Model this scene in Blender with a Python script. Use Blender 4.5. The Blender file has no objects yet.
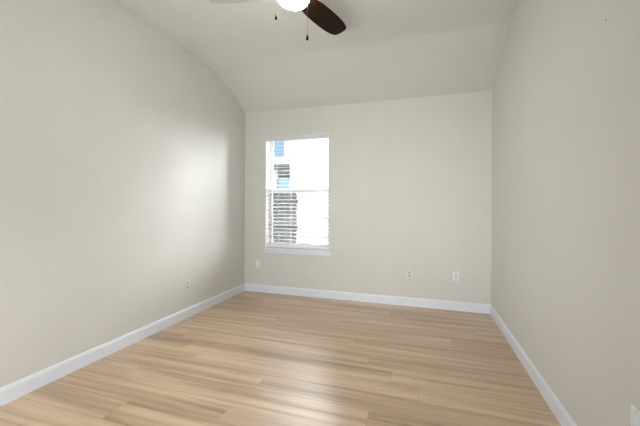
import bpy, bmesh, math, random
from mathutils import Matrix, Vector

random.seed(7)
sc = bpy.context.scene
COL = sc.collection
PI = math.pi

# ------------------------------------------------------------------ camera
H = 1.28
cam_d = bpy.data.cameras.new('camera')
cam_d.sensor_width = 36.0
cam_d.lens = 321.77 / 640 * 36.0
cam_d.shift_y = -6.5 / 640
cam_d.clip_start = 0.02
cam = bpy.data.objects.new('camera', cam_d)
COL.objects.link(cam)
cam.matrix_world = (Matrix.Translation((0, 0, H)) @ Matrix.Rotation(0.30806, 4, 'Z')
                    @ Matrix.Rotation(PI / 2, 4, 'X') @ Matrix.Rotation(0.00356, 4, 'Z'))
sc.camera = cam

# ------------------------------------------------------------------ exposure
sc.view_settings.view_transform = 'Standard'
sc.view_settings.look = 'None'
sc.view_settings.exposure = 0.06
sc.view_settings.gamma = 1.0
sc.view_settings.use_curve_mapping = False

# ------------------------------------------------------------------ sky
world = bpy.data.worlds.new('sky')
sc.world = world
world.use_nodes = True
wn = world.node_tree
wn.nodes.clear()
w_out = wn.nodes.new('ShaderNodeOutputWorld')
w_bg = wn.nodes.new('ShaderNodeBackground')
w_geo = wn.nodes.new('ShaderNodeTexCoord')
w_sep = wn.nodes.new('ShaderNodeSeparateXYZ')
w_ramp = wn.nodes.new('ShaderNodeValToRGB')
w_ramp.color_ramp.elements[0].position = 0.0
w_ramp.color_ramp.elements[0].color = (0.60, 0.80, 1.0, 1)
w_ramp.color_ramp.elements[1].position = 0.45
w_ramp.color_ramp.elements[1].color = (0.16, 0.40, 0.95, 1)
w_hi = w_ramp.color_ramp.elements.new(0.62)      # upper sky out of view, brightened to add light
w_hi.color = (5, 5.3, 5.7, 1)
wn.links.new(w_geo.outputs['Generated'], w_sep.inputs[0])
wn.links.new(w_sep.outputs['Z'], w_ramp.inputs[0])
# bright unseen sky lobes, added to light the room: low to the right of the neighbouring house, and higher above its roof
def sky_fill(prev, g, r_out, r_in, col):
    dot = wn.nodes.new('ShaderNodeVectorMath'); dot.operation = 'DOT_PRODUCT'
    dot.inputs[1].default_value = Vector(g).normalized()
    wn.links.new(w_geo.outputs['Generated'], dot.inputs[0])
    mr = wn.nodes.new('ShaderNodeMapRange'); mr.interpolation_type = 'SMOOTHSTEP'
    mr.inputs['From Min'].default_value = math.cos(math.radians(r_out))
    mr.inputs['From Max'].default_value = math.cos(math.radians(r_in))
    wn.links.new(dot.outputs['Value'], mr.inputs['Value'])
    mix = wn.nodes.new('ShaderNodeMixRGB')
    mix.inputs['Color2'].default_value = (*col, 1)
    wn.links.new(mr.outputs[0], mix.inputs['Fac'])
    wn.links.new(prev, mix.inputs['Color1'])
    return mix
FILL_A, FILL_B = 60.0, 50.0
w_mix = sky_fill(w_ramp.outputs[0], (0.74, 0.62, 0.30), 48, 22, (FILL_A, FILL_A * 0.99, FILL_A * 1.06))
w_mix = sky_fill(w_mix.outputs[0], (0.09, 0.87, 0.49), 28, 16, (FILL_B, FILL_B * 0.99, FILL_B * 1.03))
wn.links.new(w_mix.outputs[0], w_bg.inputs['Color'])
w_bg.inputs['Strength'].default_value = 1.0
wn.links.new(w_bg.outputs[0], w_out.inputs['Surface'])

# ------------------------------------------------------------------ sun and large lights
def add_light(name, kind, energy, color, loc, direction, **kw):
    d = bpy.data.lights.new(name, kind)
    d.energy = energy
    d.color = color
    for k, v in kw.items():
        setattr(d, k, v)
    o = bpy.data.objects.new(name, d)
    COL.objects.link(o)
    o.location = loc
    o.rotation_euler = Vector(direction).to_track_quat('-Z', 'Y').to_euler()
    return o

add_light('sun', 'SUN', 11.0, (1.0, 0.99, 0.97), (0, -4, 8), (-0.25, 0.80, -0.72), angle=0.01)
# added fill lights near the camera, unseen, standing in for a flash
add_light('fill_low', 'AREA', 32.0, (0.93, 0.97, 1.0), (-1.2, -0.6, 0.72), (-0.10, 1, 0.02),
          shape='RECTANGLE', size=1.6, size_y=0.8, spread=math.radians(122))
add_light('fill_beam', 'AREA', 6.0, (0.94, 0.972, 1.0), (-1.5, -0.6, 1.2), (0.36, 1, -0.02),
          shape='RECTANGLE', size=0.8, size_y=0.8, spread=math.radians(54))
add_light('fill_up', 'AREA', 13.0, (0.94, 0.972, 1.0), (-0.8, 0.1, 1.5), (-0.15, 0.62, 0.76),
          shape='RECTANGLE', size=1.2, size_y=0.8, spread=math.radians(120))

# ------------------------------------------------------------------ materials
def new_mat(name):
    m = bpy.data.materials.new(name)
    m.use_nodes = True
    nt = m.node_tree
    return m, nt, nt.nodes['Principled BSDF']

def simple(name, col, rough=0.5, metal=0.0, noise=0.0, nscale=20.0, bump=0.0, bscale=200.0, coat=0.0, spec=None):
    m, nt, b = new_mat(name)
    b.inputs['Base Color'].default_value = (*col, 1)
    b.inputs['Roughness'].default_value = rough
    b.inputs['Metallic'].default_value = metal
    if coat:
        b.inputs['Coat Weight'].default_value = coat
    if spec is not None:
        b.inputs['Specular IOR Level'].default_value = spec
    tc = nt.nodes.new('ShaderNodeTexCoord')
    if noise:
        n = nt.nodes.new('ShaderNodeTexNoise')
        n.inputs['Scale'].default_value = nscale
        n.inputs['Detail'].default_value = 3
        nt.links.new(tc.outputs['Object'], n.inputs['Vector'])
        r = nt.nodes.new('ShaderNodeValToRGB')
        r.color_ramp.elements[0].position = 0.3
        r.color_ramp.elements[1].position = 0.7
        r.color_ramp.elements[0].color = (*[max(0, c * (1 - noise)) for c in col], 1)
        r.color_ramp.elements[1].color = (*[min(1, c * (1 + noise)) for c in col], 1)
        nt.links.new(n.outputs['Fac'], r.inputs[0])
        nt.links.new(r.outputs[0], b.inputs['Base Color'])
    if bump:
        n2 = nt.nodes.new('ShaderNodeTexNoise')
        n2.inputs['Scale'].default_value = bscale
        n2.inputs['Detail'].default_value = 2
        nt.links.new(tc.outputs['Object'], n2.inputs['Vector'])
        bp = nt.nodes.new('ShaderNodeBump')
        bp.inputs['Strength'].default_value = bump
        bp.inputs['Distance'].default_value = 0.002
        nt.links.new(n2.outputs['Fac'], bp.inputs['Height'])
        nt.links.new(bp.outputs[0], b.inputs['Normal'])
    return m

M_WALL = simple('wall_paint', (0.650, 0.642, 0.596), 0.7, noise=0.012, nscale=3, bump=0.10, bscale=90, spec=0.18)
M_CEIL = simple('ceiling_paint', (0.660, 0.655, 0.615), 0.8, noise=0.012, nscale=3, bump=0.12, bscale=80, spec=0.2)
M_TRIM = simple('white_trim_paint', (0.755, 0.785, 0.845), 0.35, noise=0.01, nscale=10)
M_VINYL = simple('white_vinyl', (0.80, 0.80, 0.81), 0.4, noise=0.01, nscale=10)
M_SLAT = simple('white_faux_wood', (0.84, 0.84, 0.84), 0.45, noise=0.01, nscale=12)
M_VALANCE = simple('off_white_valance', (0.69, 0.69, 0.69), 0.5, noise=0.01, nscale=12)
M_LINER = simple('white_gloss_paint', (0.88, 0.88, 0.88), 0.4, noise=0.01, nscale=10)
M_CORD = simple('white_cord', (0.75, 0.75, 0.75), 0.8, noise=0.02)
M_ALMOND = simple('almond_plastic', (0.70, 0.685, 0.625), 0.35, noise=0.01)
M_WHITEPL = simple('white_plastic', (0.76, 0.79, 0.83), 0.3, noise=0.01)
M_SLOT = simple('dark_slot', (0.06, 0.055, 0.05), 0.6, noise=0.05)
M_GREYPL = simple('grey_plastic', (0.56, 0.57, 0.58), 0.4, noise=0.02)
M_METAL = simple('brushed_nickel', (0.62, 0.60, 0.57), 0.35, metal=1.0, noise=0.03)
M_BRONZE = simple('dark_bronze', (0.055, 0.04, 0.03), 0.4, metal=0.6, noise=0.1)
M_FOB = simple('black_wood', (0.008, 0.007, 0.006), 0.75, noise=0.1, spec=0.1)
M_HOLE = simple('filler_spot', (0.30, 0.28, 0.24), 0.8, noise=0.1, nscale=300)
M_PALE = simple('pale_grey_blade', (0.50, 0.49, 0.455), 0.7, noise=0.03, nscale=15)

def mat_globe():
    m, nt, b = new_mat('lit_opal_glass')
    b.inputs['Base Color'].default_value = (0.9, 0.9, 0.88, 1)
    b.inputs['Roughness'].default_value = 0.2
    b.inputs['Emission Color'].default_value = (1.0, 0.98, 0.95, 1)
    b.inputs['Emission Strength'].default_value = 63.0
    return m
M_GLOBE = mat_globe()

def mat_blade():
    m, nt, b = new_mat('dark_walnut_blade')
    tc = nt.nodes.new('ShaderNodeTexCoord')
    mp = nt.nodes.new('ShaderNodeMapping')
    mp.inputs['Scale'].default_value = (2.5, 30, 30)
    n = nt.nodes.new('ShaderNodeTexNoise')
    n.inputs['Scale'].default_value = 2.0
    n.inputs['Detail'].default_value = 5
    r = nt.nodes.new('ShaderNodeValToRGB')
    r.color_ramp.elements[0].position = 0.32
    r.color_ramp.elements[0].color = (0.002, 0.001, 0.0007, 1)
    r.color_ramp.elements[1].position = 0.72
    r.color_ramp.elements[1].color = (0.028, 0.0105, 0.0038, 1)
    nt.links.new(tc.outputs['Object'], mp.inputs['Vector'])
    nt.links.new(mp.outputs[0], n.inputs['Vector'])
    nt.links.new(n.outputs['Fac'], r.inputs[0])
    nt.links.new(r.outputs[0], b.inputs['Base Color'])
    b.inputs['Roughness'].default_value = 0.4
    b.inputs['Specular IOR Level'].default_value = 0.08
    return m
M_BLADE = mat_blade()

def mat_floor():
    m, nt, b = new_mat('light_oak_planks')
    L = nt.links.new
    uv = nt.nodes.new('ShaderNodeUVMap'); uv.uv_map = 'UVMap'
    at = nt.nodes.new('ShaderNodeAttribute'); at.attribute_name = 'plank'
    asep = nt.nodes.new('ShaderNodeSeparateColor')
    L(at.outputs['Color'], asep.inputs[0])
    # per-plank shift of the grain
    off = nt.nodes.new('ShaderNodeCombineXYZ')
    mul = nt.nodes.new('ShaderNodeMath'); mul.operation = 'MULTIPLY'; mul.inputs[1].default_value = 37.0
    mul2 = nt.nodes.new('ShaderNodeMath'); mul2.operation = 'MULTIPLY'; mul2.inputs[1].default_value = 19.0
    L(asep.outputs['Green'], mul.inputs[0]); L(asep.outputs['Blue'], mul2.inputs[0])
    L(mul.outputs[0], off.inputs[0]); L(mul2.outputs[0], off.inputs[1])
    add = nt.nodes.new('ShaderNodeVectorMath'); add.operation = 'ADD'
    L(uv.outputs[0], add.inputs[0]); L(off.outputs[0], add.inputs[1])
    def grain(sx, sy, detail, dist):
        mp = nt.nodes.new('ShaderNodeMapping')
        mp.inputs['Scale'].default_value = (sx, sy, 1)
        L(add.outputs[0], mp.inputs['Vector'])
        n = nt.nodes.new('ShaderNodeTexNoise')
        n.inputs['Scale'].default_value = 1.0
        n.inputs['Detail'].default_value = detail
        n.inputs['Distortion'].default_value = dist
        L(mp.outputs[0], n.inputs['Vector'])
        return n.outputs['Fac']
    broad = grain(0.42, 9.0, 2, 0.5)
    mid = grain(0.9, 24.0, 3, 0.8)
    fine = grain(5.0, 120.0, 4, 0.2)
    def mathn(op, a, bb):
        nd = nt.nodes.new('ShaderNodeMath'); nd.operation = op
        for i, v in enumerate((a, bb)):
            if isinstance(v, (int, float)):
                nd.inputs[i].default_value = v
            else:
                L(v, nd.inputs[i])
        return nd.outputs[0]
    s = mathn('ADD', mathn('MULTIPLY', broad, 0.58), mathn('MULTIPLY', mid, 0.30))
    s = mathn('ADD', s, mathn('MULTIPLY', fine, 0.12))
    s = mathn('ADD', s, mathn('MULTIPLY', mathn('SUBTRACT', asep.outputs['Red'], 0.5), 0.06))
    r = nt.nodes.new('ShaderNodeValToRGB')
    e = r.color_ramp.elements
    e[0].position = 0.34; e[0].color = (0.34, 0.225, 0.135, 1)
    e[1].position = 0.62; e[1].color = (0.70, 0.525, 0.36, 1)
    k = e.new(0.47); k.color = (0.53, 0.375, 0.243, 1)
    L(s, r.inputs[0])
    # thin joints between planks: the plank's own bevelled edge
    uv2 = nt.nodes.new('ShaderNodeUVMap'); uv2.uv_map = 'Edge'
    s2 = nt.nodes.new('ShaderNodeSeparateXYZ'); L(uv2.outputs[0], s2.inputs[0])
    edge = mathn('MINIMUM', s2.outputs[0], s2.outputs[1])
    mr = nt.nodes.new('ShaderNodeMapRange')
    mr.inputs['From Min'].default_value = 0.0003
    mr.inputs['From Max'].default_value = 0.0022
    L(edge, mr.inputs['Value'])
    mx = nt.nodes.new('ShaderNodeMixRGB'); mx.blend_type = 'MULTIPLY'
    mx.inputs['Fac'].default_value = 1.0
    gr = nt.nodes.new('ShaderNodeValToRGB')
    gr.color_ramp.elements[0].color = (0.74, 0.70, 0.67, 1)
    gr.color_ramp.elements[1].color = (1, 1, 1, 1)
    L(mr.outputs[0], gr.inputs[0])
    L(r.outputs[0], mx.inputs['Color1']); L(gr.outputs[0], mx.inputs['Color2'])
    L(mx.outputs[0], b.inputs['Base Color'])
    bp = nt.nodes.new('ShaderNodeBump')
    bp.inputs['Strength'].default_value = 0.25
    bp.inputs['Distance'].default_value = 0.0015
    L(s, bp.inputs['Height']); L(bp.outputs[0], b.inputs['Normal'])
    b.inputs['Roughness'].default_value = 0.30
    b.inputs['Specular IOR Level'].default_value = 0.8
    return m
M_FLOOR = mat_floor()

def mat_glass():
    m, nt, b = new_mat('window_glass')
    out = nt.nodes['Material Output']
    tr = nt.nodes.new('ShaderNodeBsdfTransparent')
    tr.inputs[0].default_value = (0.96, 0.98, 0.97, 1)
    gl = nt.nodes.new('ShaderNodeBsdfGlossy')
    gl.inputs['Roughness'].default_value = 0.02
    fr = nt.nodes.new('ShaderNodeFresnel'); fr.inputs[0].default_value = 1.45
    mx = nt.nodes.new('ShaderNodeMixShader')
    nt.links.new(fr.outputs[0], mx.inputs[0])
    nt.links.new(tr.outputs[0], mx.inputs[1]); nt.links.new(gl.outputs[0], mx.inputs[2])
    nt.links.new(mx.outputs[0], out.inputs['Surface'])
    return m
M_GLASS = mat_glass()

def mat_screen():
    m, nt, b = new_mat('insect_mesh')
    out = nt.nodes['Material Output']
    tr = nt.nodes.new('ShaderNodeBsdfTransparent')
    df = nt.nodes.new('ShaderNodeBsdfDiffuse')
    df.inputs[0].default_value = (0.16, 0.16, 0.17, 1)
    mx = nt.nodes.new('ShaderNodeMixShader')
    mx.inputs[0].default_value = 0.22
    nt.links.new(tr.outputs[0], mx.inputs[1]); nt.links.new(df.outputs[0], mx.inputs[2])
    nt.links.new(mx.outputs[0], out.inputs['Surface'])
    return m
M_SCREEN = mat_screen()

def mat_brick(name, c1, c2, mortar):
    m, nt, b = new_mat(name)
    tc = nt.nodes.new('ShaderNodeTexCoord')
    sep = nt.nodes.new('ShaderNodeSeparateXYZ')
    cmb = nt.nodes.new('ShaderNodeCombineXYZ')
    addn = nt.nodes.new('ShaderNodeMath'); addn.operation = 'ADD'
    nt.links.new(tc.outputs['Object'], sep.inputs[0])
    nt.links.new(sep.outputs['X'], addn.inputs[0]); nt.links.new(sep.outputs['Y'], addn.inputs[1])
    nt.links.new(addn.outputs[0], cmb.inputs['X']); nt.links.new(sep.outputs['Z'], cmb.inputs['Y'])
    br = nt.nodes.new('ShaderNodeTexBrick')
    br.inputs['Scale'].default_value = 1.0
    br.inputs['Brick Width'].default_value = 0.24
    br.inputs['Row Height'].default_value = 0.085
    br.inputs['Mortar Size'].default_value = 0.010
    br.inputs['Color1'].default_value = (*c1, 1)
    br.inputs['Color2'].default_value = (*c2, 1)
    br.inputs['Mortar'].default_value = (*mortar, 1)
    nt.links.new(cmb.outputs[0], br.inputs['Vector'])
    nt.links.new(br.outputs['Color'], b.inputs['Base Color'])
    b.inputs['Roughness'].default_value = 0.9
    bp = nt.nodes.new('ShaderNodeBump'); bp.invert = True
    bp.inputs['Strength'].default_value = 0.4
    bp.inputs['Distance'].default_value = 0.01
    nt.links.new(br.outputs['Fac'], bp.inputs['Height'])
    nt.links.new(bp.outputs[0], b.inputs['Normal'])
    return m
M_BRICK = mat_brick('white_brick', (0.84, 0.83, 0.81), (0.72, 0.70, 0.68), (0.46, 0.44, 0.42))
M_FASCIA = simple('white_fascia', (0.75, 0.75, 0.74), 0.6, noise=0.02)
M_SHINGLE = simple('dark_shingle', (0.10, 0.10, 0.105), 0.9, noise=0.3, nscale=25)
M_SOFFIT = simple('grey_soffit', (0.25, 0.25, 0.26), 0.8, noise=0.03)
M_FENCE = simple('weathered_grey_cedar', (0.085, 0.083, 0.085), 0.9, noise=0.35, nscale=9)
M_POSTW = simple('dark_weathered_post', (0.04, 0.043, 0.055), 0.9, noise=0.3, nscale=14)
M_GROUND = simple('lawn_earth', (0.10, 0.11, 0.075), 1.0, noise=0.3, nscale=6)
M_ROOF = simple('roof_deck', (0.2, 0.19, 0.18), 0.9, noise=0.2)

# ------------------------------------------------------------------ mesh helpers
def bx(bm, lo, hi, bevel=0.0, seg=2):
    r = bmesh.ops.create_cube(bm, size=1.0)
    vs = r['verts']
    for v in vs:
        v.co = Vector(((lo[i] + hi[i]) / 2 + v.co[i] * (hi[i] - lo[i]) for i in range(3)))
    if bevel:
        es = list({e for v in vs for e in v.link_edges})
        bmesh.ops.bevel(bm, geom=es, offset=bevel, segments=seg, affect='EDGES', profile=0.5)

def cyl(bm, p0, p1, r0, r1=None, n=16):
    r1 = r0 if r1 is None else r1
    p0, p1 = Vector(p0), Vector(p1)
    d = p1 - p0
    q = d.to_track_quat('Z', 'Y').to_matrix()
    rings = []
    for p, r in ((p0, r0), (p1, r1)):
        rings.append([bm.verts.new(p + q @ Vector((r * math.cos(2 * PI * k / n), r * math.sin(2 * PI * k / n), 0))) for k in range(n)])
    for k in range(n):
        bm.faces.new((rings[0][k], rings[0][(k + 1) % n], rings[1][(k + 1) % n], rings[1][k]))
    bm.faces.new(rings[0][::-1]); bm.faces.new(rings[1])

def lathe(bm, prof, n=40, c=(0, 0, 0)):
    rings = []
    for r, z in prof:
        if r < 1e-6:
            rings.append([bm.verts.new((c[0], c[1], c[2] + z))])
        else:
            rings.append([bm.verts.new((c[0] + r * math.cos(2 * PI * k / n), c[1] + r * math.sin(2 * PI * k / n), c[2] + z)) for k in range(n)])
    for a, b in zip(rings, rings[1:]):
        for k in range(n):
            k2 = (k + 1) % n
            if len(a) == 1 and len(b) == 1:
                continue
            if len(a) == 1:
                bm.faces.new((a[0], b[k2], b[k]))
            elif len(b) == 1:
                bm.faces.new((a[k], a[k2], b[0]))
            else:
                bm.faces.new((a[k], a[k2], b[k2], b[k]))

def prism(bm, pts, axis, a, b):
    """closed polygon pts (2D) extruded along axis from a to b"""
    def mk(p, t):
        return {'x': (t, p[0], p[1]), 'y': (p[0], t, p[1]), 'z': (p[0], p[1], t)}[axis]
    A = [bm.verts.new(mk(p, a)) for p in pts]
    B = [bm.verts.new(mk(p, b)) for p in pts]
    n = len(pts)
    bm.faces.new(A); bm.faces.new(B[::-1])
    for i in range(n):
        bm.faces.new((A[i], B[i], B[(i + 1) % n], A[(i + 1) % n]))

def obj(name, bm, mat, parent=None, smooth=False):
    bmesh.ops.recalc_face_normals(bm, faces=bm.faces[:])
    me = bpy.data.meshes.new(name)
    bm.to_mesh(me); bm.free()
    me.materials.append(mat)
    if smooth:
        for p in me.polygons:
            p.use_smooth = True
        if hasattr(me, 'set_sharp_from_angle'):
            me.set_sharp_from_angle(angle=math.radians(40))
    o = bpy.data.objects.new(name, me)
    COL.objects.link(o)
    if parent:
        o.parent = parent
    return o

def tag(o, label=None, cat=None, group=None, kind=None):
    if label: o['label'] = label
    if cat: o['category'] = cat
    if group: o['group'] = group
    if kind: o['kind'] = kind
    return o

def empty(name, loc, rot=(0, 0, 0)):
    o = bpy.data.objects.new(name, None)
    o.empty_display_size = 0.1
    COL.objects.link(o)
    o.location = loc
    o.rotation_euler = rot
    return o

NB = bmesh.new

# ------------------------------------------------------------------ room shell
XL, XR, YB, YR = -2.571, 0.793, 4.310, -0.75
TH = 0.20
WX0, WX1, WZ0, WZ1 = -2.217, -1.246, 0.672, 2.318     # window opening

# floor: planks laid along x, one mesh
bm = NB()
uvl = bm.loops.layers.uv.new('UVMap')
uve = bm.loops.layers.uv.new('Edge')
cl = bm.loops.layers.float_color.new('plank')
ROW, LEN = 0.190, 1.83
joints = {0: -0.02, 1: -0.22, 2: -0.42, 3: -0.66, -1: -1.12, 4: -0.62}   # x of a joint in some rows
y0 = 2.205
rows = range(int((YR - 0.1 - y0) / ROW) - 1, int((YB + 0.1 - y0) / ROW) + 1)
for r in rows:
    ya, yb = y0 + r * ROW, y0 + (r + 1) * ROW
    jx = joints.get(r, random.uniform(0, LEN))
    x = jx - LEN * math.ceil((jx - (XL - 0.1)) / LEN)
    while x < XR + 0.1:
        xa, xb = x, x + LEN
        c = (random.random(), random.random(), random.random(), 1)
        y_a, y_b = max(ya, YR - 0.1), min(yb, YB + 0.1)
        x_a, x_b = max(xa, XL - 0.1), min(xb, XR + 0.1)
        x += LEN
        if x_b - x_a < 1e-4 or y_b - y_a < 1e-4:
            continue
        # an inner face and a rim so the edge distance interpolates exactly
        ins = 0.004
        o4 = [(x_a, y_a), (x_b, y_a), (x_b, y_b), (x_a, y_b)]
        i4 = [(x_a + ins, y_a + ins), (x_b - ins, y_a + ins), (x_b - ins, y_b - ins), (x_a + ins, y_b - ins)]
        if x_b - x_a < 3 * ins or y_b - y_a < 3 * ins:
            continue
        ov = [bm.verts.new((p[0], p[1], 0)) for p in o4]
        iv = [bm.verts.new((p[0], p[1], 0)) for p in i4]
        def face(vs, ds):
            f = bm.faces.new(vs)
            for lp, dd in zip(f.loops, ds):
                lp[uvl].uv = (lp.vert.co.x - xa, lp.vert.co.y - ya)
                lp[uve].uv = (dd, dd)
                lp[cl] = c
        face(iv, [ins] * 4)
        for k in range(4):
            k2 = (k + 1) % 4
            face([ov[k], ov[k2], iv[k2], iv[k]], [0, 0, ins, ins])
nb = len(bm.faces)
me = bpy.data.meshes.new('floor'); bm.to_mesh(me); bm.free()
me.materials.append(M_FLOOR)
floor = bpy.data.objects.new('floor', me); COL.objects.link(floor)
tag(floor, 'light oak plank floor running across the room', 'floor', kind='structure')
bm = NB(); bx(bm, (XL - TH, YR - TH, -0.2), (XR + TH, YB + TH, -0.004))
obj('slab', bm, M_ROOF, floor)

# walls (rise past the ceiling sheet, which closes the room)
ZT = 3.35
bm = NB(); bx(bm, (XL - TH, YR - TH, -0.2), (XL, YB, ZT))
wall_left = tag(obj('wall_left', bm, M_WALL), 'left wall in pale greige paint under the curved ceiling edge', 'wall', kind='structure')
bm = NB(); bx(bm, (XR, YR - TH, -0.2), (XR + TH, YB, ZT))
wall_right = tag(obj('wall_right', bm, M_WALL), 'right wall in pale greige paint', 'wall', kind='structure')
bm = NB()
X0, X1 = XL - TH, XR + TH
bx(bm, (X0, YB, -0.2), (WX0, YB + TH, ZT))
bx(bm, (WX1, YB, -0.2), (X1, YB + TH, ZT))
bx(bm, (WX0, YB, -0.2), (WX1, YB + TH, WZ0))
bx(bm, (WX0, YB, WZ1), (WX1, YB + TH, ZT))
wall_back = tag(obj('wall_back', bm, M_WALL), 'far wall in pale greige paint holding the window', 'wall', kind='structure')
bm = NB(); bx(bm, (XL, YR - TH, -0.2), (XR, YR, ZT))
tag(obj('wall_rear', bm, M_WALL), 'wall behind the camera in pale greige paint', 'wall', kind='structure')

# ceiling: flat part, then a slope coming down to the far wall; the break is soft at the left, crisp at the right
profL = [(4.33, 2.680), (4.16, 2.790), (4.00, 2.872), (3.85, 2.932), (3.69, 2.984), (3.52, 3.028), (3.38, 3.054),
         (3.20, 3.070), (2.90, 3.076), (2.40, 3.079), (1.8, 3.08), (YR - 0.02, 3.08)]
profR = [(4.33, 2.676), (4.15, 2.753), (3.95, 2.839), (3.75, 2.925), (3.55, 3.010), (3.475, 3.041), (3.455, 3.047),
         (3.36, 3.058), (3.10, 3.072), (2.60, 3.079), (1.8, 3.08), (YR - 0.02, 3.08)]
bm = NB()
NX = 24
grid = []
for i in range(NX + 1):
    t = i / NX
    x = XL - 0.02 + (XR - XL + 0.04) * t
    s = min(1.0, max(0.0, (t - 0.02) / 0.65)); s = s * s * (3 - 2 * s)
    col = []
    for (a, b) in zip(profL, profR):
        y = a[0] + (b[0] - a[0]) * s
        z = a[1] + (b[1] - a[1]) * s
        col.append((bm.verts.new((x, y, z)), bm.verts.new((x, y, 3.34))))
    grid.append(col)
n = len(profL)
for i in range(NX):
    for j in range(n - 1):
        for k in (0, 1):
            bm.faces.new((grid[i][j][k], grid[i + 1][j][k], grid[i + 1][j + 1][k], grid[i][j + 1][k]))
for i in range(NX):
    for j in (0, n - 1):
        bm.faces.new((grid[i][j][0], grid[i + 1][j][0], grid[i + 1][j][1], grid[i][j][1]))
for j in range(n - 1):
    for i in (0, NX):
        bm.faces.new((grid[i][j][0], grid[i][j + 1][0], grid[i][j + 1][1], grid[i][j][1]))
ceiling = obj('ceiling', bm, M_CEIL, smooth=True)
me = ceiling.data
tag(ceiling, 'pale greige ceiling sloping down to the far wall', 'ceiling', kind='structure')
bm = NB(); bx(bm, (X0 - 0.1, YR - TH - 0.1, ZT), (X1 + 0.1, YB + TH + 0.05, ZT + 0.1))
obj('roof_deck', bm, M_ROOF, ceiling)

# baseboards
BH, BT = 0.112, 0.015
def base_prof(o, s):
    """profile from the wall face at o, growing in direction s"""
    return [(o, 0.0), (o + s * BT, 0.0), (o + s * BT, BH - 0.022), (o + s * (BT - 0.003), BH - 0.017),
            (o + s * (BT - 0.004), BH - 0.010), (o + s * 0.006, BH - 0.002), (o + s * 0.003, BH), (o, BH)]
bm = NB(); prism(bm, base_prof(XL, 1), 'y', YR, YB)
tag(obj('baseboard_left', bm, M_TRIM), 'white baseboard along the left wall', 'baseboard', kind='structure')
bm = NB(); prism(bm, base_prof(XR, -1), 'y', YR, YB)
tag(obj('baseboard_right', bm, M_TRIM), 'white baseboard along the right wall', 'baseboard', kind='structure')
bm = NB(); prism(bm, base_prof(YB, -1), 'x', XL, XR)
tag(obj('baseboard_back', bm, M_TRIM), 'white baseboard along the far wall', 'baseboard', kind='structure')
bm = NB(); prism(bm, base_prof(YR, 1), 'x', XL, XR)
tag(obj('baseboard_rear', bm, M_TRIM), 'white baseboard along the wall behind the camera', 'baseboard', kind='structure')

# filled nail holes: marks on the walls, children of the wall they are in
def mark(parent, loc, axis, r):
    bm = NB()
    s = 1 if axis > 0 else -1
    cyl(bm, (loc[0], loc[1], loc[2]), (loc[0] + s * 0.0012, loc[1], loc[2]), r, r * 0.8, 12)
    obj('nail_hole', bm, M_HOLE, parent)
mark(wall_right, (XR, 1.788, 2.133), -1, 0.0055)
mark(wall_right, (XR, 2.264, 2.128), -1, 0.0048)
for (y, z) in ((1.369, 1.95), (1.60, 1.80), (1.76, 1.61), (2.03, 1.87), (1.98, 1.49), (2.28, 1.53), (2.44, 1.61)):
    mark(wall_left, (XL, y, z), 1, 0.0035)

# ------------------------------------------------------------------ window
win = empty('window_1', ((WX0 + WX1) / 2, YB, WZ0))
tag(win, 'white single hung window in the far wall', 'window', kind='structure')
win_inv = Matrix.Translation(win.location).inverted()
def wobj(name, bm, mat, parent=win, smooth=False):
    bmesh.ops.transform(bm, matrix=win_inv, verts=bm.verts[:])
    return obj(name, bm, mat, parent, smooth)
FY0, FY1 = YB + 0.115, YB + 0.185
fw = 0.018
bm = NB()
bx(bm, (WX0, FY0, WZ0), (WX0 + fw, FY1, WZ1), 0.003)
bx(bm, (WX1 - fw, FY0, WZ0), (WX1, FY1, WZ1), 0.003)
bx(bm, (WX0 + fw, FY0, WZ0), (WX1 - fw, FY1, WZ0 + fw), 0.003)
bx(bm, (WX0 + fw, FY0, WZ1 - fw), (WX1 - fw, FY1, WZ1), 0.003)
wobj('window_frame', bm, M_VINYL)
ZM = 1.512
def sash(z0, z1, ya, yb, st):
    xa, xb = WX0 + fw, WX1 - fw
    bm = NB()
    bx(bm, (xa, ya, z0), (xa + st, yb, z1), 0.003)
    bx(bm, (xb - st, ya, z0), (xb, yb, z1), 0.003)
    bx(bm, (xa + st, ya, z0), (xb - st, yb, z0 + st), 0.003)
    bx(bm, (xa + st, ya, z1 - st), (xb - st, yb, z1), 0.003)
    s = wobj('sash', bm, M_VINYL)
    bm = NB(); ym = (ya + yb) / 2
    bx(bm, (xa + st - 0.004, ym - 0.002, z0 + st - 0.004), (xb - st + 0.004, ym + 0.002, z1 - st + 0.004))
    p = wobj('glass_pane', bm, M_GLASS, s)
    p['label'] = 'clear glass pane'
    return s
sash(ZM - 0.018, WZ1 - fw, FY0 + 0.036, FY0 + 0.062, 0.024)
low = sash(WZ0 + fw, ZM + 0.022, FY0 + 0.006, FY0 + 0.034, 0.026)
bm = NB()
bx(bm, (-1.78, FY0 + 0.0, ZM + 0.022), (-1.72, FY0 + 0.03, ZM + 0.034), 0.003)
wobj('sash_lock', bm, M_VINYL, low)
bm = NB()
bx(bm, (WX0 + fw + 0.01, FY1 - 0.008, WZ0 + fw), (WX1 - fw - 0.01, FY1 - 0.006, ZM))
sc_o = wobj('insect_screen', bm, M_SCREEN)
sc_o['label'] = 'fine grey insect screen over the lower sash'
# sill board and apron below
bm = NB()
bx(bm, (-2.268, YB - 0.046, 0.652), (-1.176, YB + 0.116, 0.674), 0.006, 3)
wobj('window_sill', bm, M_TRIM)
bm = NB()
bx(bm, (-2.240, YB - 0.014, 0.594), (-1.204, YB, 0.652), 0.004)
wobj('window_apron', bm, M_TRIM)

bm = NB()
bx(bm, (WX0, YB + 0.001, 0.674), (WX0 + 0.004, FY0, WZ1))
bx(bm, (WX1 - 0.004, YB + 0.001, 0.674), (WX1, FY0, WZ1))
bx(bm, (WX0 + 0.004, YB + 0.001, WZ1 - 0.004), (WX1 - 0.004, FY0, WZ1))
wobj('jamb_liner', bm, M_LINER)

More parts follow.
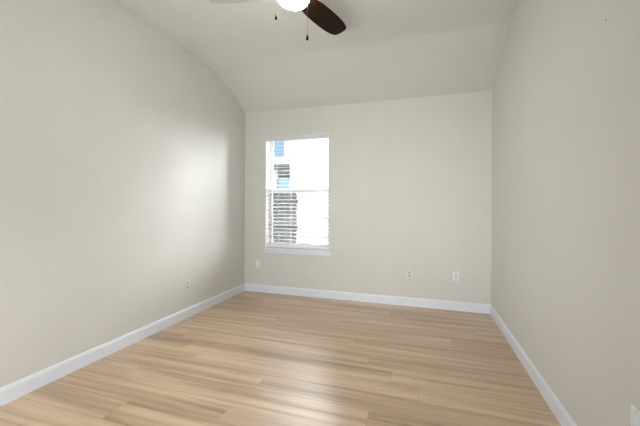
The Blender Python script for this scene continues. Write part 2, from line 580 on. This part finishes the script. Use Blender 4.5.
# ------------------------------------------------------------------ venetian blind
bl = empty('venetian_blind', ((WX0 + WX1) / 2, YB + 0.05, WZ1))
tag(bl, 'white horizontal slat blind lowered over the window with its slats open', 'blind')
bl_inv = Matrix.Translation(bl.location).inverted()
def bobj(name, bm, mat, smooth=False):
    bmesh.ops.transform(bm, matrix=bl_inv, verts=bm.verts[:])
    return obj(name, bm, mat, bl, smooth)
bm = NB()
prism(bm, [(YB - 0.012, 2.238), (YB + 0.004, 2.238), (YB + 0.004, 2.314), (YB - 0.004, 2.318), (YB - 0.012, 2.314),
           (YB - 0.016, 2.296), (YB - 0.010, 2.288), (YB - 0.010, 2.258), (YB - 0.016, 2.250)], 'x', WX0 - 0.012, WX1 - 0.004)
bobj('valance', bm, M_VALANCE)
bm = NB(); bx(bm, (WX0 + 0.008, YB + 0.012, 2.262), (WX1 - 0.008, YB + 0.070, 2.312), 0.003)
bobj('headrail', bm, M_VINYL)
bm = NB()
SY, SW, ST, TILT = YB + 0.044, 0.057, 0.0042, math.radians(11)
z = 0.738
nslat = 0
while z < 2.235:
    pts = []
    m = 6
    for k in range(m + 1):
        u = -SW / 2 + SW * k / m
        crown = 0.0012 * (1 - (2 * u / SW) ** 2)
        pts.append((u, crown + ST / 2))
    for k in range(m, -1, -1):
        u = -SW / 2 + SW * k / m
        crown = 0.0012 * (1 - (2 * u / SW) ** 2)
        pts.append((u, crown - ST / 2))
    c, s = math.cos(TILT), math.sin(TILT)
    pr = [(SY + u * c - v * s, z + u * s + v * c) for u, v in pts]      # room side low
    prism(bm, pr, 'x', WX0 + 0.008, WX1 - 0.008)
    z += 0.0532; nslat += 1
bobj('slats', bm, M_SLAT)
bm = NB(); bx(bm, (WX0 + 0.008, SY - 0.028, 0.676), (WX1 - 0.008, SY + 0.028, 0.700), 0.004)
bobj('bottom_rail', bm, M_SLAT)
for x in (-2.055, -1.400):
    bm = NB()
    for yy in (SY - 0.028, SY + 0.028):
        cyl(bm, (x, yy, 0.70), (x, yy, 2.265), 0.0014, n=6)
    bobj('ladder_cord', bm, M_CORD)

# ------------------------------------------------------------------ wall plates
def plate_thing(name, loc, rotz, mat, label, group=None):
    t = empty(name, loc, (0, 0, rotz))         # local: x across the plate, -y out of the wall
    tag(t, label, 'outlet' if name == 'power_outlet' else 'wall plate', group)
    bm = NB(); bx(bm, (-0.037, -0.008, -0.0595), (0.037, 0.0, 0.0595), 0.004, 3)
    obj('cover_plate', bm, mat, t, True)
    return t
def power_outlet(loc, rotz, mat, label):
    t = plate_thing('power_outlet', loc, rotz, mat, label)
    for zc in (0.020, -0.020):
        bm = NB()
        bx(bm, (-0.0165, -0.0105, zc - 0.0145), (0.0165, -0.006, zc + 0.0145), 0.0015)
        r = obj('receptacle', bm, mat, t, True)
        bm = NB()
        bx(bm, (-0.0110, -0.0112, zc - 0.003), (-0.0040, -0.0100, zc + 0.011))
        bx(bm, (0.0040, -0.0112, zc - 0.003), (0.0110, -0.0100, zc + 0.011))
        cyl(bm, (0, -0.0100, zc - 0.0075), (0, -0.0112, zc - 0.0075), 0.0052, n=10)
        s = obj('slots', bm, M_SLOT, r)
        s['label'] = 'dark contact slots'
    bm = NB(); cyl(bm, (0, -0.0075, 0), (0, -0.0098, 0), 0.0035, 0.003, 12)
    obj('screw', bm, M_GREYPL, t)
    return t
power_outlet((XL, 3.055, 0.376), PI / 2, M_ALMOND, 'almond power outlet low on the left wall')
power_outlet((-0.155, YB, 0.413), 0, M_ALMOND, 'almond power outlet low on the far wall right of the window')
t = plate_thing('wall_plate', (XR, 1.546, 0.450), -PI / 2, M_WHITEPL, 'white wall plate low on the right wall, cut by the frame edge')
bm = NB(); cyl(bm, (0, -0.007, 0), (0, -0.0125, 0), 0.010, 0.009, 20)
j = obj('connector_boss', bm, M_WHITEPL, t, True)
bm = NB(); cyl(bm, (0, -0.0125, 0), (0, -0.015, 0), 0.0048, n=12)
obj('connector', bm, M_WHITEPL, j, True)
for zz in (0.043, -0.043):
    bm = NB(); cyl(bm, (0, -0.0075, zz), (0, -0.0095, zz), 0.003, 0.0026, 12)
    obj('screw', bm, M_GREYPL, t)
t = plate_thing('wall_plate', (-2.340, YB, 0.422), 0, M_WHITEPL, 'small white jack plate under the window corner near the left wall')
bm = NB(); bx(bm, (-0.010, -0.0110, -0.014), (0.010, -0.006, 0.014), 0.0015)
j = obj('jack', bm, M_WHITEPL, t, True)
bm = NB(); bx(bm, (-0.005, -0.0117, -0.006), (0.005, -0.0105, 0.004))
obj('jack_opening', bm, M_GREYPL, j)
for zz in (0.043, -0.043):
    bm = NB(); cyl(bm, (0, -0.0075, zz), (0, -0.0095, zz), 0.003, 0.0026, 12)
    obj('screw', bm, M_GREYPL, t)
t = plate_thing('wall_plate', (0.397, YB, 0.423), 0, M_WHITEPL, 'bright white plate with tall narrow insert on far wall near the right corner')
bm = NB(); bx(bm, (-0.0095, -0.0115, -0.034), (0.0095, -0.006, 0.034), 0.002)
j = obj('insert', bm, M_GREYPL, t, True)
j['label'] = 'narrow grey insert'
for zz in (0.048, -0.048):
    bm = NB(); cyl(bm, (0, -0.0075, zz), (0, -0.0095, zz), 0.003, 0.0026, 12)
    obj('screw', bm, M_GREYPL, t)

# ------------------------------------------------------------------ ceiling fan
FX, FY = -0.889, 2.150
ZB = 2.822                                  # blade plane
fan = empty('ceiling_fan', (FX, FY, 3.08))
tag(fan, 'dark bladed ceiling fan with a lit white bowl lamp and two pull chains', 'ceiling fan')
fan_inv = Matrix.Translation(fan.location).inverted()
def fobj(name, bm, mat, parent=fan, smooth=True, local=None):
    bmesh.ops.transform(bm, matrix=fan_inv, verts=bm.verts[:])
    return obj(name, bm, mat, parent, smooth)
C0 = (FX, FY, 0)
bm = NB(); lathe(bm, [(0, 3.08), (0.072, 3.08), (0.074, 3.068), (0.055, 3.035), (0.022, 3.02), (0, 3.02)], c=C0)
fobj('ceiling_canopy', bm, M_BRONZE)
bm = NB(); cyl(bm, (FX, FY, 3.03), (FX, FY, 2.955), 0.0135, n=16)
fobj('downrod', bm, M_BRONZE)
bm = NB(); lathe(bm, [(0, 2.965), (0.035, 2.962), (0.075, 2.945), (0.098, 2.915), (0.100, 2.875), (0.085, 2.842), (0.06, 2.836), (0, 2.836)], c=C0)
fobj('motor_housing', bm, M_BRONZE)
bm = NB(); lathe(bm, [(0, 2.838), (0.060, 2.838), (0.062, 2.812), (0.096, 2.798), (0.108, 2.782), (0.108, 2.772), (0, 2.772)], c=C0)
fobj('lamp_fitter', bm, M_BRONZE)
BR, BZ, BD = 0.116, 2.784, 0.058
prof = [(0.104, BZ + 0.004), (BR - 0.006, BZ + 0.003)]
for k in range(13):
    a = k / 12 * PI / 2
    prof.append((BR * math.cos(a) ** 0.85 if k < 12 else 0.0, BZ - BD * math.sin(a)))
bm = NB(); lathe(bm, prof, n=48, c=C0)
g = fobj('glass_bowl', bm, M_GLOBE)
g['label'] = 'glowing white glass bowl'

def blade(angle, mat, label):
    """blade outline in local x (outwards) and y (across)"""
    c, s = math.cos(angle), math.sin(angle)
    pit = math.radians(-11)
    pts = []
    r0, r1 = 0.150, 0.650
    N = 14
    edge = [(0.00, 0.066), (0.06, 0.075), (0.2, 0.085), (0.4, 0.090), (0.6, 0.090), (0.75, 0.087), (0.86, 0.080), (0.93, 0.070), (0.97, 0.058), (0.99, 0.044), (1.0, 0.026)]
    up = [(r0 + (r1 - r0) * t, w) for t, w in edge]
    out = up + [(x, -w) for x, w in reversed(up)]
    bm = NB()
    th = 0.006
    top, bot = [], []
    for (x, y) in out:
        for lst, dz in ((top, th / 2), (bot, -th / 2)):
            yy, zz = y * math.cos(pit) - dz * math.sin(pit), y * math.sin(pit) + dz * math.cos(pit)
            lst.append(bm.verts.new((FX + x * c - yy * s, FY + x * s + yy * c, ZB + zz)))
    n = len(out)
    bm.faces.new(top); bm.faces.new(bot[::-1])
    for k in range(n):
        bm.faces.new((top[k], bot[k], bot[(k + 1) % n], top[(k + 1) % n]))
    b = fobj('blade', bm, mat, smooth=False)
    b['label'] = label
    # blade iron: arm from the motor to two screws on the blade
    bm = NB()
    for (xa, xb, w, za, zb) in ((0.080, 0.155, 0.013, ZB + 0.022, ZB + 0.006), (0.150, 0.225, 0.026, ZB + 0.006, ZB + 0.006)):
        vs = []
        for (x, zc) in ((xa, za), (xb, zb)):
            for (yy, dz) in ((-w, -0.003), (w, -0.003), (w, 0.003), (-w, 0.003)):
                py, pz = yy * math.cos(pit), yy * math.sin(pit)
                vs.append(bm.verts.new((FX + x * c - py * s, FY + x * s + py * c, zc + pz + dz)))
        bm.faces.new(vs[0:4]); bm.faces.new(vs[7:3:-1])
        for k in range(4):
            bm.faces.new((vs[k], vs[4 + k], vs[4 + (k + 1) % 4], vs[(k + 1) % 4]))
    obj_i = fobj('blade_iron', bm, M_BRONZE, smooth=False)
    return b
A0 = math.radians(72)
blade(A0, M_BLADE, 'dark walnut blade')
blade(A0 + 2 * PI / 3 + math.radians(-1.8), M_PALE, 'pale grey blade')
blade(A0 + 4 * PI / 3, M_BLADE, 'dark walnut blade')

# pull chains: (offset to the camera's right, offset towards the camera, fob bottom height)
rv = Vector((0.953, 0.3033, 0)); tv = Vector((0.3033, -0.953, 0))
for (dr, dt, zf) in ((-0.120, 0.045, 2.598), (0.103, 0.085, 2.433)):
    p = Vector((FX, FY, 0)) + rv * dr + tv * dt
    bm = NB()
    cyl(bm, (p.x, p.y, 2.785), (p.x, p.y, zf + 0.035), 0.0010, n=6)
    # little eyelet arm out of the fitter
    q = Vector((FX, FY, 0)) + (p - Vector((FX, FY, 0))).normalized() * 0.095
    cyl(bm, (q.x, q.y, 2.785), (p.x, p.y, 2.785), 0.003, n=8)
    ch = fobj('pull_chain', bm, M_BRONZE)
    bm = NB()
    lathe(bm, [(0, 0.040), (0.0035, 0.038), (0.0055, 0.030), (0.009, 0.016), (0.0095, 0.008), (0.006, 0.001), (0, 0)], n=14, c=(p.x, p.y, zf))
    f = fobj('fob', bm, M_FOB, ch)
    f['label'] = 'black teardrop fob'

# ------------------------------------------------------------------ outside the window
bm = NB(); bx(bm, (-30, YB + TH, -0.35), (20, 40, -0.25))
bx(bm, (-30, -20, -0.35), (20, YB + TH, -0.25))
tag(obj('ground', bm, M_GROUND), 'ground outside the house', 'ground', kind='structure')

NY = 8.2
house = empty('neighbor_house', (-2.4, NY, -0.25))
tag(house, 'white brick house seen through the window', 'house')
h_inv = Matrix.Translation(house.location).inverted()
def hobj(name, bm, mat):
    bmesh.ops.transform(bm, matrix=h_inv, verts=bm.verts[:])
    return obj(name, bm, mat, house)
bm = NB(); bx(bm, (-3.48, NY, -0.25), (0.2, NY + 7, 2.62))
bx(bm, (-3.635, NY - 0.03, 2.62), (0.2, NY + 7, 3.36))
hobj('brick_wall', bm, M_BRICK)
bm = NB(); prism(bm, [(NY - 0.25, 3.26), (NY + 3.5, 4.00), (NY + 7.25, 3.26), (NY + 7.25, 3.40), (NY + 3.5, 4.15), (NY - 0.25, 3.40)], 'x', -4.0, 0.6)
hobj('roof', bm, M_SHINGLE)
# porch on the end of the house: white fascia, dark gutter line, grey soffit, posts
bm = NB(); bx(bm, (-5.6, NY + 0.10, 2.49), (-3.48, NY + 0.14, 2.66))
hobj('porch_fascia', bm, M_FASCIA)
bm = NB(); bx(bm, (-5.6, NY + 0.04, 2.41), (-3.48, NY + 0.14, 2.49), 0.01)
hobj('porch_gutter', bm, M_SHINGLE)
bm = NB(); bx(bm, (-5.6, NY + 0.14, 2.46), (-3.48, NY + 4.4, 2.52))
hobj('porch_soffit', bm, M_SOFFIT)
bm = NB(); prism(bm, [(NY + 0.10, 2.66), (NY + 4.4, 2.66), (NY + 2.2, 2.72)], 'x', -5.6, -3.49)
hobj('porch_roof', bm, M_SOFFIT)
bm = NB(); bx(bm, (-5.6, NY + 2.6, 2.30), (-3.48, NY + 2.75, 2.46))
hobj('porch_beam', bm, M_SOFFIT)
for (x, y) in ((-4.02, NY + 0.20), (-5.5, NY + 0.20)):
    bm = NB(); bx(bm, (x - 0.05, y, -0.25), (x + 0.05, y + 0.12, 2.46), 0.006)
    hobj('porch_post', bm, M_SOFFIT)

fen = empty('picket_fence', (-3.2, 6.6, -0.25))
tag(fen, 'weathered grey board fence seen through the lower sash', 'fence')
f_inv = Matrix.Translation(fen.location).inverted()
def fenobj(name, bm, mat):
    bmesh.ops.transform(bm, matrix=f_inv, verts=bm.verts[:])
    return obj(name, bm, mat, fen)
bm = NB()
x = -6.0; k = 0
while x < -2.62:
    h = 1.585 + random.uniform(-0.012, 0.012)
    w = 0.125
    prism(bm, [(x, -0.22), (x + w, -0.22), (x + w, h - 0.03), (x + w - 0.03, h), (x + 0.03, h), (x, h - 0.03)], 'y', 6.60, 6.62)
    x += w + 0.022; k += 1
fenobj('boards', bm, M_FENCE)
for z in (0.15, 0.75, 1.35):
    bm = NB(); bx(bm, (-6.0, 6.62, z), (-2.62, 6.66, z + 0.09))
    fenobj('rail', bm, M_FENCE)
for x in (-3.22, -5.4):
    bm = NB(); bx(bm, (x - 0.02, 6.50, -0.25), (x + 0.13, 6.60, 1.60), 0.006)
    fenobj('post', bm, M_POSTW)
